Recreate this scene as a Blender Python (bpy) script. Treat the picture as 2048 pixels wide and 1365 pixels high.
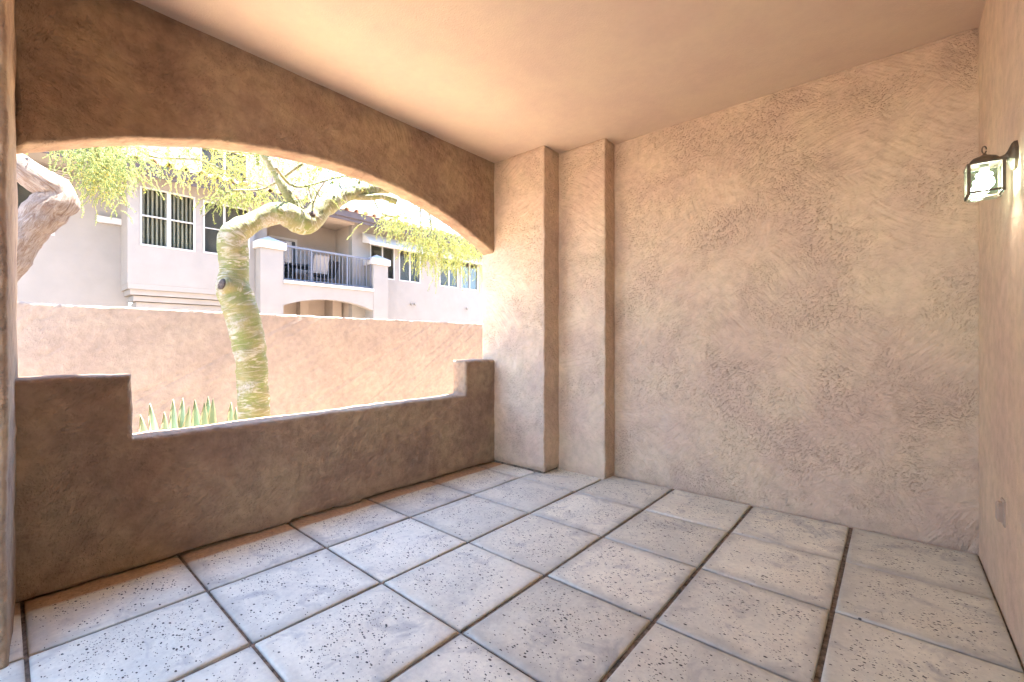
import bpy, bmesh, math, random
from mathutils import Vector, Matrix, noise

rnd = random.Random(7)
scene = bpy.context.scene
for o in list(bpy.data.objects):
    bpy.data.objects.remove(o)
COL = scene.collection

# ------------------------------------------------------------------ camera
cam_d = bpy.data.cameras.new('camera')
cam = bpy.data.objects.new('camera', cam_d)
COL.objects.link(cam)
cam.location = (3.212, -0.665, 1.230)
cam.rotation_euler = (math.radians(90), 0, 0.6992)
cam_d.sensor_width = 36.0
cam_d.lens = 878.6 / 2048 * 36
cam_d.shift_x = -22.0 / 2048
cam_d.shift_y = 3.0 / 2048
cam_d.clip_start = 0.05
cam_d.clip_end = 2000
scene.camera = cam

# ------------------------------------------------------------------ light
SUN = Vector((-0.02, 0.27, 0.963)).normalized()
world = bpy.data.worlds.new('World')
scene.world = world
world.use_nodes = True
wn = world.node_tree
wn.nodes.clear()
sky = wn.nodes.new('ShaderNodeTexSky')
sky.sky_type = 'NISHITA'
sky.sun_disc = False
sky.sun_elevation = math.asin(SUN.z)
sky.sun_rotation = math.atan2(SUN.x, SUN.y)
sky.altitude = 400
sky.dust_density = 0.0
sky.air_density = 0.8
sky.ozone_density = 1.2
bg = wn.nodes.new('ShaderNodeBackground')
bg.inputs[1].default_value = 0.15
wo = wn.nodes.new('ShaderNodeOutputWorld')
wn.links.new(sky.outputs[0], bg.inputs[0])
wn.links.new(bg.outputs[0], wo.inputs[0])

sun_d = bpy.data.lights.new('sun', 'SUN')
sun_d.energy = 5.0
sun_d.angle = math.radians(0.5)
sun_d.color = (1.0, 0.95, 0.87)
sun_o = bpy.data.objects.new('sun', sun_d)
COL.objects.link(sun_o)
sun_o.rotation_euler = (-SUN).to_track_quat('-Z', 'Y').to_euler()

vs = scene.view_settings
vs.view_transform = 'Standard'
vs.look = 'None'
vs.gamma = 1.0
vs.exposure = 4.03
vs.use_curve_mapping = False
scene.cycles.use_denoising = True
scene.cycles.use_adaptive_sampling = True
scene.cycles.adaptive_threshold = 0.02
scene.cycles.max_bounces = 8
scene.cycles.diffuse_bounces = 4
scene.cycles.transparent_max_bounces = 12
scene.cycles.sample_clamp_indirect = 8
scene.cycles.caustics_reflective = False
scene.cycles.caustics_refractive = False


# ------------------------------------------------------------------ materials
class NT:
    def __init__(self, name):
        self.m = bpy.data.materials.new(name)
        self.m.use_nodes = True
        self.t = self.m.node_tree
        self.b = self.t.nodes['Principled BSDF']
        self.out = self.t.nodes['Material Output']

    def n(self, kind, **kw):
        nd = self.t.nodes.new('ShaderNode' + kind)
        for k, v in kw.items():
            if k.startswith('i_'):
                key = k[2:]
                key = int(key) if key.isdigit() else key.replace('_', ' ')
                sock = nd.inputs[key]
                if hasattr(v, 'links') or isinstance(v, bpy.types.NodeSocket):
                    self.t.links.new(v, sock)
                else:
                    sock.default_value = v
            else:
                setattr(nd, k, v)
        return nd

    def pos(self):
        return self.n('NewGeometry').outputs['Position']

    def mapping(self, v, scale=(1, 1, 1), rot=(0, 0, 0), loc=(0, 0, 0)):
        return self.n('Mapping', i_0=v, i_1=loc, i_2=rot, i_3=scale).outputs[0]

    def noise(self, v, scale, detail=3, rough=0.55, dist=0.0, out=0):
        return self.n('TexNoise', i_Vector=v, i_Scale=scale, i_Detail=detail, i_Roughness=rough, i_Distortion=dist).outputs[out]

    def ramp(self, f, p0, p1, c0=(0, 0, 0, 1), c1=(1, 1, 1, 1)):
        r = self.n('ValToRGB', i_0=f)
        e = r.color_ramp.elements
        e[0].position, e[1].position = p0, p1
        e[0].color, e[1].color = c0, c1
        return r.outputs[0]

    def math(self, op, a, b=0.0, c=0.0):
        return self.n('Math', operation=op, i_0=a, i_1=b, i_2=c).outputs[0]

    def mix(self, f, a, b, mode='MIX'):
        nd = self.n('Mix', data_type='RGBA', blend_type=mode)
        for k, v in ((0, f), (6, a), (7, b)):
            if isinstance(v, bpy.types.NodeSocket):
                self.t.links.new(v, nd.inputs[k])
            else:
                nd.inputs[k].default_value = v if not isinstance(v, tuple) or len(v) == 4 else (*v, 1)
        return nd.outputs[2]

    def set(self, name, v):
        s = self.b.inputs[name]
        if isinstance(v, bpy.types.NodeSocket):
            self.t.links.new(v, s)
        else:
            s.default_value = v if not (isinstance(v, tuple) and len(v) == 3) else (*v, 1)

    def bump(self, h, strength=1.0, dist=1.0):
        nd = self.n('Bump', i_Height=h, i_Strength=strength, i_Distance=dist)
        self.t.links.new(nd.outputs[0], self.b.inputs['Normal'])


def stucco(name, pink, ochre, stroke=1.0, lumps=1.0, shade_and_spots=0.35, cell=3.6, tone=0.13, blotch=0.08):
    """hand trowelled stucco: arcs of short trowel marks, each patch swept in its own direction"""
    k = NT(name)
    p = k.pos()
    wc = k.n('TexNoise', i_Vector=p, i_Scale=3.2, i_Detail=1.5, i_Roughness=0.6)
    warp = k.n('VectorMath', operation='MULTIPLY_ADD', i_0=wc.outputs[1], i_1=(0.30, 0.30, 0.30), i_2=p).outputs[0]
    vo = k.n('TexVoronoi', feature='F1', i_Vector=warp, i_Scale=cell)
    off = k.n('VectorMath', operation='MULTIPLY_ADD', i_0=vo.outputs['Color'], i_1=(2.6, 2.6, 2.6), i_2=(-1.3, -1.3, -1.3)).outputs[0]
    loc = k.n('VectorMath', operation='SUBTRACT', i_0=p, i_1=vo.outputs['Position']).outputs[0]
    arm = k.n('VectorMath', operation='ADD', i_0=loc, i_1=off).outputs[0]
    rad = k.n('VectorMath', operation='LENGTH', i_0=arm).outputs['Value']
    fr = k.math('MULTIPLY', rad, 48.0)
    pv = k.n('VectorMath', operation='MULTIPLY', i_0=p, i_1=(62, 62, 62)).outputs[0]
    sv = k.n('VectorMath', operation='ADD', i_0=pv, i_1=k.n('CombineXYZ', i_0=fr, i_1=fr, i_2=fr).outputs[0]).outputs[0]
    st = k.noise(sv, 1.1, 3.0, 0.62)
    s1 = k.ramp(st, 0.52, 0.72)
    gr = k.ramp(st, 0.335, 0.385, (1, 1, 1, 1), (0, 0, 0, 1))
    br = k.math('MULTIPLY', rad, 26.0)
    bv = k.n('VectorMath', operation='MULTIPLY', i_0=p, i_1=(5, 5, 5)).outputs[0]
    bv = k.n('VectorMath', operation='ADD', i_0=bv, i_1=k.n('CombineXYZ', i_0=br, i_1=br, i_2=br).outputs[0]).outputs[0]
    sweep = k.noise(bv, 1.0, 1.0, 0.5)
    sep = k.n('SeparateColor', i_0=vo.outputs['Color'])
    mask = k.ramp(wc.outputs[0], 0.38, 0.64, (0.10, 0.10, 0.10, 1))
    med = k.noise(p, 14, 2.5, 0.6)
    fin = k.noise(p, 120, 1.5, 0.6)
    h = k.math('MULTIPLY', k.math('MULTIPLY', s1, mask), 0.0085 * stroke)
    part = k.ramp(wc.outputs[0], 0.46, 0.60, (1, 1, 1, 1), (0.12, 0.12, 0.12, 1))
    h = k.math('MULTIPLY_ADD', k.math('MULTIPLY', sweep, part), 0.0105 * stroke, h)
    h = k.math('MULTIPLY_ADD', med, 0.013 * lumps, h)
    h = k.math('MULTIPLY_ADD', fin, 0.0020, h)
    k.bump(h, 1.0, 1.0)
    tn = k.noise(p, 2.4, 5, 0.64)
    c = k.mix(k.ramp(tn, 0.38, 0.62), pink, ochre)
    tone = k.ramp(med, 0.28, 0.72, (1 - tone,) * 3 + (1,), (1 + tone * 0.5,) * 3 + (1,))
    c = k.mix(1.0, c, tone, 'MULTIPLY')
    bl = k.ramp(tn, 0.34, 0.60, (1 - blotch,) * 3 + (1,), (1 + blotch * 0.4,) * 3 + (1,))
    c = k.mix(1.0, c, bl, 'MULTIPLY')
    # shade of the trowel grooves painted in as a darker colour
    g = k.math('MULTIPLY', k.math('MULTIPLY', gr, mask), shade_and_spots)
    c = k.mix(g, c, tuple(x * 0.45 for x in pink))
    spots = k.ramp(fin, 0.70, 0.76)
    c = k.mix(k.math('MULTIPLY', spots, shade_and_spots), c, tuple(x * 0.35 for x in pink))
    k.set('Base Color', c)
    k.set('Roughness', 0.92)
    k.set('Specular IOR Level', 0.15)
    return k.m


PINK, OCHRE = (0.64, 0.462, 0.345), (0.63, 0.475, 0.333)
M = {}
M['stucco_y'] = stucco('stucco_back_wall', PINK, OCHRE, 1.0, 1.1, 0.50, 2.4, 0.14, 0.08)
M['stucco_x_shaded'] = stucco('stucco_arched_wall_shaded', (0.375, 0.248, 0.172), (0.355, 0.257, 0.164), 0.62, 1.3, 0.45, 2.2, 0.24, 0.26)  # backlit side: its shade is put into a darker base colour
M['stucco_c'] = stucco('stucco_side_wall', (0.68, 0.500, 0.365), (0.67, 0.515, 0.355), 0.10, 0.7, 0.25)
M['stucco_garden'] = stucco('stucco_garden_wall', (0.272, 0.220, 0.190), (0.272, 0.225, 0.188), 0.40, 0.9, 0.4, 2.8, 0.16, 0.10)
M['ceiling'] = stucco('painted_ceiling', (0.67, 0.505, 0.390), (0.66, 0.515, 0.380), 0.04, 0.03, 0.0, 3.6, 0.03, 0.06)


def plain(name, col, rough=0.6, metal=0.0, var=0.12, scale=8, spec=0.4, bump=0.0):
    k = NT(name)
    p = k.pos()
    t = k.ramp(k.noise(p, scale, 4, 0.6), 0.3, 0.7, (1 - var,) * 3 + (1,), (1 + var,) * 3 + (1,))
    k.set('Base Color', k.mix(1.0, col, t, 'MULTIPLY'))
    k.set('Roughness', rough)
    k.set('Metallic', metal)
    k.set('Specular IOR Level', spec)
    if bump:
        k.bump(k.noise(p, 90, 3, 0.6), 1.0, bump)
    return k.m


M['building'] = plain('pale_stucco', (0.202, 0.186, 0.168), 0.9, 0, 0.05, 2.5, 0.15, 0.004)
M['building_tan'] = plain('tan_stucco', (0.27, 0.225, 0.19), 0.9, 0, 0.05, 2.5, 0.15, 0.004)
M['trim'] = plain('white_trim', (0.36, 0.345, 0.33), 0.7, 0, 0.04, 5)
M['fascia'] = plain('brown_fascia', (0.060, 0.044, 0.042), 0.7, 0, 0.15, 4)
M['roof_tile'] = plain('clay_roof_tile', (0.50, 0.34, 0.27), 0.85, 0, 0.22, 3, 0.2, 0.003)
M['white_metal'] = plain('white_metal', (0.34, 0.33, 0.315), 0.45, 0, 0.03, 6)
M['rail'] = plain('grey_rail_metal', (0.11, 0.115, 0.135), 0.45, 0.2, 0.06, 6)
M['awning'] = plain('white_awning_metal', (0.36, 0.35, 0.335), 0.5, 0, 0.05, 6)
M['awning_dark'] = plain('grey_awning_metal', (0.30, 0.29, 0.29), 0.5, 0, 0.05, 6)
M['interior'] = plain('dark_room', (0.085, 0.090, 0.065), 0.9, 0, 0.2, 2)
M['screen'] = plain('insect_screen', (0.080, 0.078, 0.076), 0.75, 0, 0.12, 3)
M['blind'] = plain('white_blind', (0.23, 0.23, 0.20), 0.7, 0, 0.05, 4)
M['dark_frame'] = plain('dark_frame', (0.035, 0.033, 0.032), 0.45, 0.3, 0.1, 9)
M['sling'] = plain('grey_sling_fabric', (0.20, 0.19, 0.185), 0.9, 0, 0.06, 12)
M['bronze'] = plain('bronze_lantern_metal', (0.13, 0.098, 0.070), 0.5, 0.35, 0.25, 30)
M['socket'] = plain('white_socket', (0.75, 0.74, 0.70), 0.5, 0, 0.03, 10)
M['outlet'] = plain('tan_outlet_plastic', (0.42, 0.31, 0.23), 0.5, 0, 0.06, 20)
M['slab'] = plain('joint_mortar', (0.20, 0.155, 0.12), 0.95, 0, 0.6, 32, 0.1, 0.006)
M['brass'] = plain('spigot_metal', (0.22, 0.20, 0.17), 0.5, 0.6, 0.1, 9)


def glass(name, tint=(1, 1, 1), fac=0.10, rough=0.02, refl=0.5):
    k = NT(name)
    tr = k.n('BsdfTransparent', i_0=(*tint, 1))
    gl = k.n('BsdfGlossy', i_0=(1, 1, 1, 1), i_1=rough)
    fr = k.n('Fresnel', i_0=1.5)
    f = k.math('MULTIPLY_ADD', fr.outputs[0], refl, fac)
    mx = k.n('MixShader', i_0=f, i_1=tr.outputs[0], i_2=gl.outputs[0])
    k.t.links.new(mx.outputs[0], k.out.inputs[0])
    return k.m


M['glass'] = glass('window_glass', (0.86, 0.86, 0.82), 0.0, 0.03, 0.08)
M['glass_door'] = glass('door_glass', (0.55, 0.62, 0.68), 0.22)
M['glass_lamp'] = glass('lantern_glass', (0.82, 0.95, 0.93), 0.05)


def emitter(name, col, s):
    k = NT(name)
    k.set('Base Color', (0.8, 0.8, 0.8))
    k.set('Emission Color', col)
    k.set('Emission Strength', s)
    return k.m


M['bulb'] = emitter('lit_bulb', (1.0, 0.96, 0.82), 9.0)


def paver_mat():
    k = NT('salt_finish_concrete')
    p = k.pos()
    r = k.n('ObjectInfo').outputs['Random']
    off = k.n('CombineXYZ', i_0=k.math('MULTIPLY', r, 9.0), i_1=k.math('MULTIPLY', r, 23.0), i_2=0.0).outputs[0]
    q = k.n('VectorMath', operation='ADD', i_0=p, i_1=off).outputs[0]
    a, b = (0.79, 0.755, 0.61), (0.63, 0.61, 0.51)
    c = k.mix(k.ramp(k.noise(q, 2.4, 5, 0.6, 0.6), 0.32, 0.68), a, b)
    c = k.mix(k.math('MULTIPLY', k.ramp(k.noise(k.mapping(q, (1, 1, 1), (0, 0, 0), (7, 2, 0)), 3.1, 4, 0.6, 0.4), 0.50, 0.78), 0.45), c, (0.66, 0.58, 0.46))
    c = k.mix(k.math('MULTIPLY', k.ramp(k.noise(k.mapping(q, (1, 1, 1), (0, 0, 0), (1, 8, 0)), 5.0, 5, 0.65, 0.8), 0.54, 0.70), 0.70), c, (0.36, 0.355, 0.34))
    t = k.math('MULTIPLY_ADD', k.math('FRACT', k.math('MULTIPLY', r, 7.3)), 0.20, 0.90)
    tc = k.n('CombineXYZ', i_0=t, i_1=t, i_2=t).outputs[0]
    c = k.mix(1.0, c, tc, 'MULTIPLY')
    fg = k.ramp(k.noise(p, 38, 4, 0.65), 0.3, 0.7, (0.90, 0.90, 0.90, 1), (1.07, 1.07, 1.07, 1))
    c = k.mix(1.0, c, fg, 'MULTIPLY')
    # grime gathered towards the joints
    ob = k.n('SeparateXYZ', i_0=k.n('TexCoord').outputs['Object']).outputs
    ex = k.math('MAXIMUM', k.math('ABSOLUTE', ob[0]), k.math('ABSOLUTE', ob[1]))
    ex2 = k.math('MULTIPLY_ADD', k.noise(q, 7.0, 4, 0.65), 0.16, ex)
    grime = k.math('MULTIPLY', k.n('MapRange', i_0=ex2, i_1=0.30, i_2=0.40, i_3=0.0, i_4=1.0).outputs[0], k.math('MULTIPLY_ADD', r, 0.65, 0.20))
    c = k.mix(grime, c, (0.31, 0.295, 0.265))
    centre = k.n('MapRange', i_0=ex, i_1=0.285, i_2=0.19, i_3=0.05, i_4=1.0).outputs[0]
    # salt pits
    pits = None
    for sc, rot, th, keep in ((52, 0.5, 0.44, 0.90), (95, 0.9, 0.40, 1.0)):
        mp = k.mapping(q, (1, 1.7, 1), (0, 0, rot))
        vo = k.n('TexVoronoi', feature='F1', i_Vector=mp, i_Scale=sc, i_Randomness=1.0)
        sep = k.n('SeparateColor', i_0=vo.outputs['Color'])
        size = k.math('MULTIPLY', k.math('MULTIPLY', sep.outputs[1], sep.outputs[1]), th)
        size = k.math('MULTIPLY_ADD', k.math('SUBTRACT', k.noise(q, 260, 1, 0.5), 0.5), 0.16, size)
        inside = k.math('LESS_THAN', vo.outputs['Distance'], size)
        dens = k.math('MULTIPLY', k.ramp(k.noise(q, 4.2, 2, 0.5), 0.30, 0.62), centre)
        kp = k.math('LESS_THAN', sep.outputs[0], k.math('MULTIPLY', dens, keep))
        one = k.math('MULTIPLY', inside, kp)
        pits = one if pits is None else k.math('MAXIMUM', pits, one)
    c = k.mix(k.math('MULTIPLY', pits, 0.95), c, (0.03, 0.026, 0.022))
    # soil washed out from under the parapet
    sx = k.n('SeparateXYZ', i_0=p).outputs
    edge = k.math('ADD', sx[0], k.math('MULTIPLY', k.noise(k.mapping(p, (1, 1, 1)), 4.0, 3, 0.6), 0.055))
    soil = k.n('MapRange', i_0=edge, i_1=0.235, i_2=0.205, i_3=0.0, i_4=0.85).outputs[0]
    sc = k.mix(k.ramp(k.noise(p, 40, 3, 0.6), 0.35, 0.65), (0.50, 0.30, 0.16), (0.34, 0.20, 0.11))
    c = k.mix(soil, c, sc)
    k.set('Base Color', c)
    k.set('Roughness', k.ramp(k.noise(q, 6, 3), 0.3, 0.7, (0.55,) * 3 + (1,), (0.80,) * 3 + (1,)))
    k.set('Specular IOR Level', 0.35)
    h = k.math('MULTIPLY', pits, -0.004)
    h = k.math('MULTIPLY_ADD', k.noise(p, 9, 3), 0.006, h)
    h = k.math('MULTIPLY_ADD', k.noise(p, 120, 3), 0.0008, h)
    k.bump(h, 1.0, 1.0)
    return k.m


M['paver'] = paver_mat()


def gravel_mat():
    k = NT('desert_gravel')
    p = k.pos()
    vo = k.n('TexVoronoi', feature='F1', i_Vector=p, i_Scale=38.0)
    c = k.mix(k.n('SeparateColor', i_0=vo.outputs['Color']).outputs[0], (0.40, 0.29, 0.21), (0.52, 0.42, 0.33))
    k.set('Base Color', c)
    k.set('Roughness', 0.95)
    k.bump(k.math('MULTIPLY', vo.outputs['Distance'], -0.02), 1.0, 1.0)
    return k.m


M['ground'] = gravel_mat()


def bark_green():
    k = NT('green_bark')
    uv = k.n('UVMap').outputs[0]
    p = k.pos()
    wr = k.noise(k.mapping(uv, (3.4, 20, 1)), 1.0, 5, 0.64, 1.5)
    wr2 = k.noise(k.mapping(uv, (6.0, 95, 1)), 1.0, 3, 0.6, 0.6)
    base = k.mix(k.ramp(k.noise(p, 5.5, 4, 0.6), 0.36, 0.64), (0.125, 0.145, 0.045), (0.185, 0.165, 0.080))
    pale = k.mix(k.noise(p, 17, 3), (0.29, 0.27, 0.225), (0.36, 0.33, 0.28))
    streak = k.ramp(wr, 0.50, 0.61)
    patch = k.ramp(k.noise(k.mapping(p, (1, 1, 1), (0, 0, 0), (4, 4, 1)), 3.6, 4, 0.6), 0.38, 0.60)
    c = k.mix(k.math('MULTIPLY', streak, k.math('MULTIPLY_ADD', patch, 0.80, 0.15)), base, pale)
    scale_patch = k.ramp(k.noise(k.mapping(p, (1, 1, 1.6), (0, 0, 0), (9, 2, 0.35)), 2.3, 4, 0.65), 0.56, 0.66)
    c = k.mix(k.math('MULTIPLY', scale_patch, k.ramp(k.noise(p, 55, 4, 0.7), 0.35, 0.6)), c, (0.30, 0.27, 0.25))
    crack = k.ramp(wr2, 0.62, 0.74)
    c = k.mix(k.math('MULTIPLY', crack, 0.7), c, (0.17, 0.12, 0.07))
    k.set('Base Color', c)
    k.set('Roughness', 0.75)
    k.set('Specular IOR Level', 0.25)
    h = k.math('MULTIPLY', wr, 0.012)
    h = k.math('MULTIPLY_ADD', wr2, 0.007, h)
    h = k.math('MULTIPLY_ADD', k.noise(p, 45, 4, 0.65), 0.006, h)
    k.bump(h, 1.0, 1.0)
    return k.m


def bark_grey():
    k = NT('pale_grey_bark')
    uv = k.n('UVMap').outputs[0]
    p = k.pos()
    f = k.noise(k.mapping(uv, (34, 9, 1)), 1.0, 6, 0.72, 1.5)
    c = k.mix(k.ramp(f, 0.35, 0.65), (0.13, 0.075, 0.05), (0.29, 0.25, 0.22))
    c = k.mix(k.math('MULTIPLY', k.ramp(k.noise(p, 14, 4, 0.65), 0.60, 0.70), 0.7), c, (0.14, 0.09, 0.07))
    k.set('Base Color', c)
    k.set('Roughness', 0.9)
    h = k.math('MULTIPLY', f, 0.02)
    h = k.math('MULTIPLY_ADD', k.noise(p, 60, 4, 0.7), 0.008, h)
    k.bump(h, 1.0, 1.3)
    return k.m


def leaf_mat(name, a, b, trans=0.45):
    k = NT(name)
    p = k.pos()
    c = k.mix(k.ramp(k.noise(p, 6, 3), 0.35, 0.65), a, b)
    df = k.n('BsdfDiffuse', i_0=c)
    tl = k.n('BsdfTranslucent', i_0=c)
    mx = k.n('MixShader', i_0=trans, i_1=df.outputs[0], i_2=tl.outputs[0])
    k.t.links.new(mx.outputs[0], k.out.inputs[0])
    return k.m


M['bark'] = bark_green()
M['bark_grey'] = bark_grey()
M['cut_wood'] = plain('dark_cut_wood', (0.07, 0.055, 0.05), 0.9, 0, 0.4, 30, 0.2, 0.01)
M['leaf'] = leaf_mat('palo_verde_leaf', (0.11, 0.15, 0.045), (0.20, 0.225, 0.075))
M['leaf_green'] = leaf_mat('feathery_leaf', (0.095, 0.150, 0.060), (0.17, 0.215, 0.085))
M['flower'] = leaf_mat('yellow_flower', (0.38, 0.30, 0.05), (0.44, 0.37, 0.10))
M['twig'] = plain('thin_twig', (0.33, 0.33, 0.12), 0.8, 0, 0.2, 9)


def agave_mat():
    k = NT('variegated_agave')
    uv = k.n('UVMap').outputs[0]
    s = k.n('SeparateXYZ', i_0=uv).outputs
    e = k.math('ABSOLUTE', k.math('SUBTRACT', s[0], 0.5))
    e = k.math('MULTIPLY_ADD', k.noise(k.mapping(uv, (9, 3, 1)), 1.0, 2), 0.08, e)
    c = k.mix(k.ramp(e, 0.33, 0.37), (0.24, 0.33, 0.24), (0.60, 0.58, 0.42))
    k.set('Base Color', c)
    k.set('Roughness', 0.5)
    return k.m


M['agave'] = agave_mat()


# ------------------------------------------------------------------ helpers
def link(name, me, mat=None, parent=None, loc=None):
    o = bpy.data.objects.new(name, me)
    COL.objects.link(o)
    if mat and me is not None and not me.materials:
        me.materials.append(M[mat])
    if parent is not None:
        o.parent = parent
    if loc is not None:
        o.location = loc
    return o


def tag(o, label=None, cat=None, group=None, kind=None):
    if label:
        o['label'] = label
    if cat:
        o['category'] = cat
    if group:
        o['group'] = group
    if kind:
        o['kind'] = kind
    return o


def empty(name, loc=(0, 0, 0)):
    o = bpy.data.objects.new(name, None)
    o.empty_display_size = 0.1
    COL.objects.link(o)
    o.location = loc
    return o


class MB:
    """collects faces for one mesh; coordinates are world, shifted to the parent's origin on build"""

    def __init__(self):
        self.v, self.f, self.s, self.uv = [], [], [], {}

    def box(self, x0, x1, y0, y1, z0, z1):
        b = len(self.v)
        self.v += [Vector(c) for c in ((x0, y0, z0), (x1, y0, z0), (x1, y1, z0), (x0, y1, z0), (x0, y0, z1), (x1, y0, z1), (x1, y1, z1), (x0, y1, z1))]
        for q in ((3, 2, 1, 0), (4, 5, 6, 7), (0, 1, 5, 4), (1, 2, 6, 5), (2, 3, 7, 6), (3, 0, 4, 7)):
            self.f.append([b + i for i in q])
            self.s.append(False)
        return self

    def poly(self, pts, smooth=False):
        b = len(self.v)
        self.v += [Vector(p) for p in pts]
        self.f.append(list(range(b, b + len(pts))))
        self.s.append(smooth)
        return self

    def bar(self, a, b, r, seg=6, cap=True, r2=None):
        a, b = Vector(a), Vector(b)
        r2 = r if r2 is None else r2
        d = (b - a).normalized()
        u = d.orthogonal().normalized()
        w = d.cross(u)
        base = len(self.v)
        for p, rr in ((a, r), (b, r2)):
            for i in range(seg):
                t = 2 * math.pi * (i + 0.5) / seg
                self.v.append(p + (u * math.cos(t) + w * math.sin(t)) * rr)
        for i in range(seg):
            j = (i + 1) % seg
            self.f.append([base + i, base + j, base + seg + j, base + seg + i])
            self.s.append(seg > 5)
        if cap:
            self.f.append([base + i for i in reversed(range(seg))])
            self.f.append([base + seg + i for i in range(seg)])
            self.s += [False, False]
        return self

    def tube(self, pts, radii, seg=16, wob=0.0, wobs=6.0, smooth_path=True, step=0.03, vlen=True, closed_ends=True):
        pts = [Vector(p) for p in pts]
        P, R = [], []
        if smooth_path:
            n = len(pts)
            for i in range(n - 1):
                p0, p1, p2, p3 = pts[max(i - 1, 0)], pts[i], pts[i + 1], pts[min(i + 2, n - 1)]
                k = max(2, int((p2 - p1).length / step))
                for j in range(k):
                    t = j / k
                    P.append(0.5 * ((2 * p1) + (p2 - p0) * t + (2 * p0 - 5 * p1 + 4 * p2 - p3) * t * t + (3 * p1 - p0 - 3 * p2 + p3) * t ** 3))
                    s = t * t * (3 - 2 * t)
                    R.append(radii[i] * (1 - s) + radii[i + 1] * s)
            P.append(pts[-1])
            R.append(radii[-1])
        else:
            P, R = pts, list(radii)
        base = len(self.v)
        t0 = (P[1] - P[0]).normalized()
        u = t0.orthogonal().normalized()
        L = 0.0
        for i, p in enumerate(P):
            d = (P[min(i + 1, len(P) - 1)] - P[max(i - 1, 0)]).normalized()
            u = (u - d * u.dot(d)).normalized()
            w = d.cross(u)
            if i:
                L += (p - P[i - 1]).length
            for k in range(seg):
                t = 2 * math.pi * k / seg
                dv = u * math.cos(t) + w * math.sin(t)
                q = p + dv * R[i]
                if wob:
                    q += dv * R[i] * wob * (noise.noise(q * wobs) + 0.5 * noise.noise(q * wobs * 2.7))
                    q += dv * R[i] * wob * 0.30 * noise.noise(Vector((math.cos(t) * 1.2, math.sin(t) * 1.2, L * 34)))
                self.uv[len(self.v)] = (k / seg, L)
                self.v.append(q)
        for i in range(len(P) - 1):
            for k in range(seg):
                j = (k + 1) % seg
                a = base + i * seg
                self.f.append([a + k, a + j, a + seg + j, a + seg + k])
                self.s.append(True)
        if closed_ends:
            self.f.append([base + i for i in reversed(range(seg))])
            e = base + (len(P) - 1) * seg
            self.f.append([e + i for i in range(seg)])
            self.s += [True, True]
        return self

    def mesh(self, name, org=(0, 0, 0)):
        me = bpy.data.meshes.new(name)
        o = Vector(org)
        me.from_pydata([v - o for v in self.v], [], self.f)
        me.polygons.foreach_set('use_smooth', self.s)
        if self.uv:
            uvl = me.uv_layers.new(name='UVMap')
            for poly in me.polygons:
                us = [self.uv.get(vi, (0, 0)) for vi in poly.vertices]
                wrap = max(q[0] for q in us) - min(q[0] for q in us) > 0.6
                for li, q in zip(poly.loop_indices, us):
                    uvl.data[li].uv = (q[0] + 1.0 if wrap and q[0] < 0.3 else q[0], q[1])
        me.update()
        return me

    def build(self, name, mat, parent=None):
        org = parent.matrix_world.translation if parent is not None else (0, 0, 0)
        p, off = parent, Vector((0, 0, 0))
        while p is not None:
            off += p.location
            p = p.parent
        return link(name, self.mesh(name, off), mat, parent)


def wob(p, amp, s=5.0):
    q = Vector(p)
    return Vector((noise.noise(q * s), noise.noise(q * s + Vector((31, 7, 3))), noise.noise(q * s + Vector((5, 53, 17))))) * amp


def dense(poly, step=0.035):
    out = []
    n = len(poly)
    for i in range(n):
        a, b = Vector(poly[i]), Vector(poly[(i + 1) % n])
        k = max(1, int((b - a).length / step))
        for j in range(k):
            out.append(a + (b - a) * (j / k))
    return out


def slab_x(name, outline, x0, x1, mat, parent=None, r=0.018, amp=0.006):
    """a plastered slab: outline (y, z) counter-clockwise seen from +x, rounded and uneven arrises"""
    pts = dense([Vector((a, b)) for a, b in outline])
    n = len(pts)
    nor = []
    for i in range(n):
        d = (pts[(i + 1) % n] - pts[i - 1]).normalized()
        nor.append(Vector((d.y, -d.x)))
    rings = []
    for ang in (0, 30, 60, 90):
        t = math.radians(ang)
        rings.append((x1 - r + r * math.cos(t), -r + r * math.sin(t)))
    rings += [((x0 + x1) / 2, 0.0)]
    for ang in (90, 60, 30, 0):
        t = math.radians(ang)
        rings.append((x0 + r - r * math.cos(t), -r + r * math.sin(t)))
    m = MB()
    for x, off in rings:
        for i in range(n):
            q = pts[i] + nor[i] * off
            p = Vector((x, q.x, q.y))
            m.v.append(p + wob(p, amp, 7) + wob(p, amp * 0.5, 23))
    for k in range(len(rings) - 1):
        for i in range(n):
            j = (i + 1) % n
            m.f.append([k * n + i, k * n + n + i, k * n + n + j, k * n + j])
            m.s.append(True)
    m.f.append(list(range(n)))
    e = (len(rings) - 1) * n
    m.f.append([e + i for i in reversed(range(n))])
    m.s += [False, False]
    return m.build(name, mat, parent)


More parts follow.
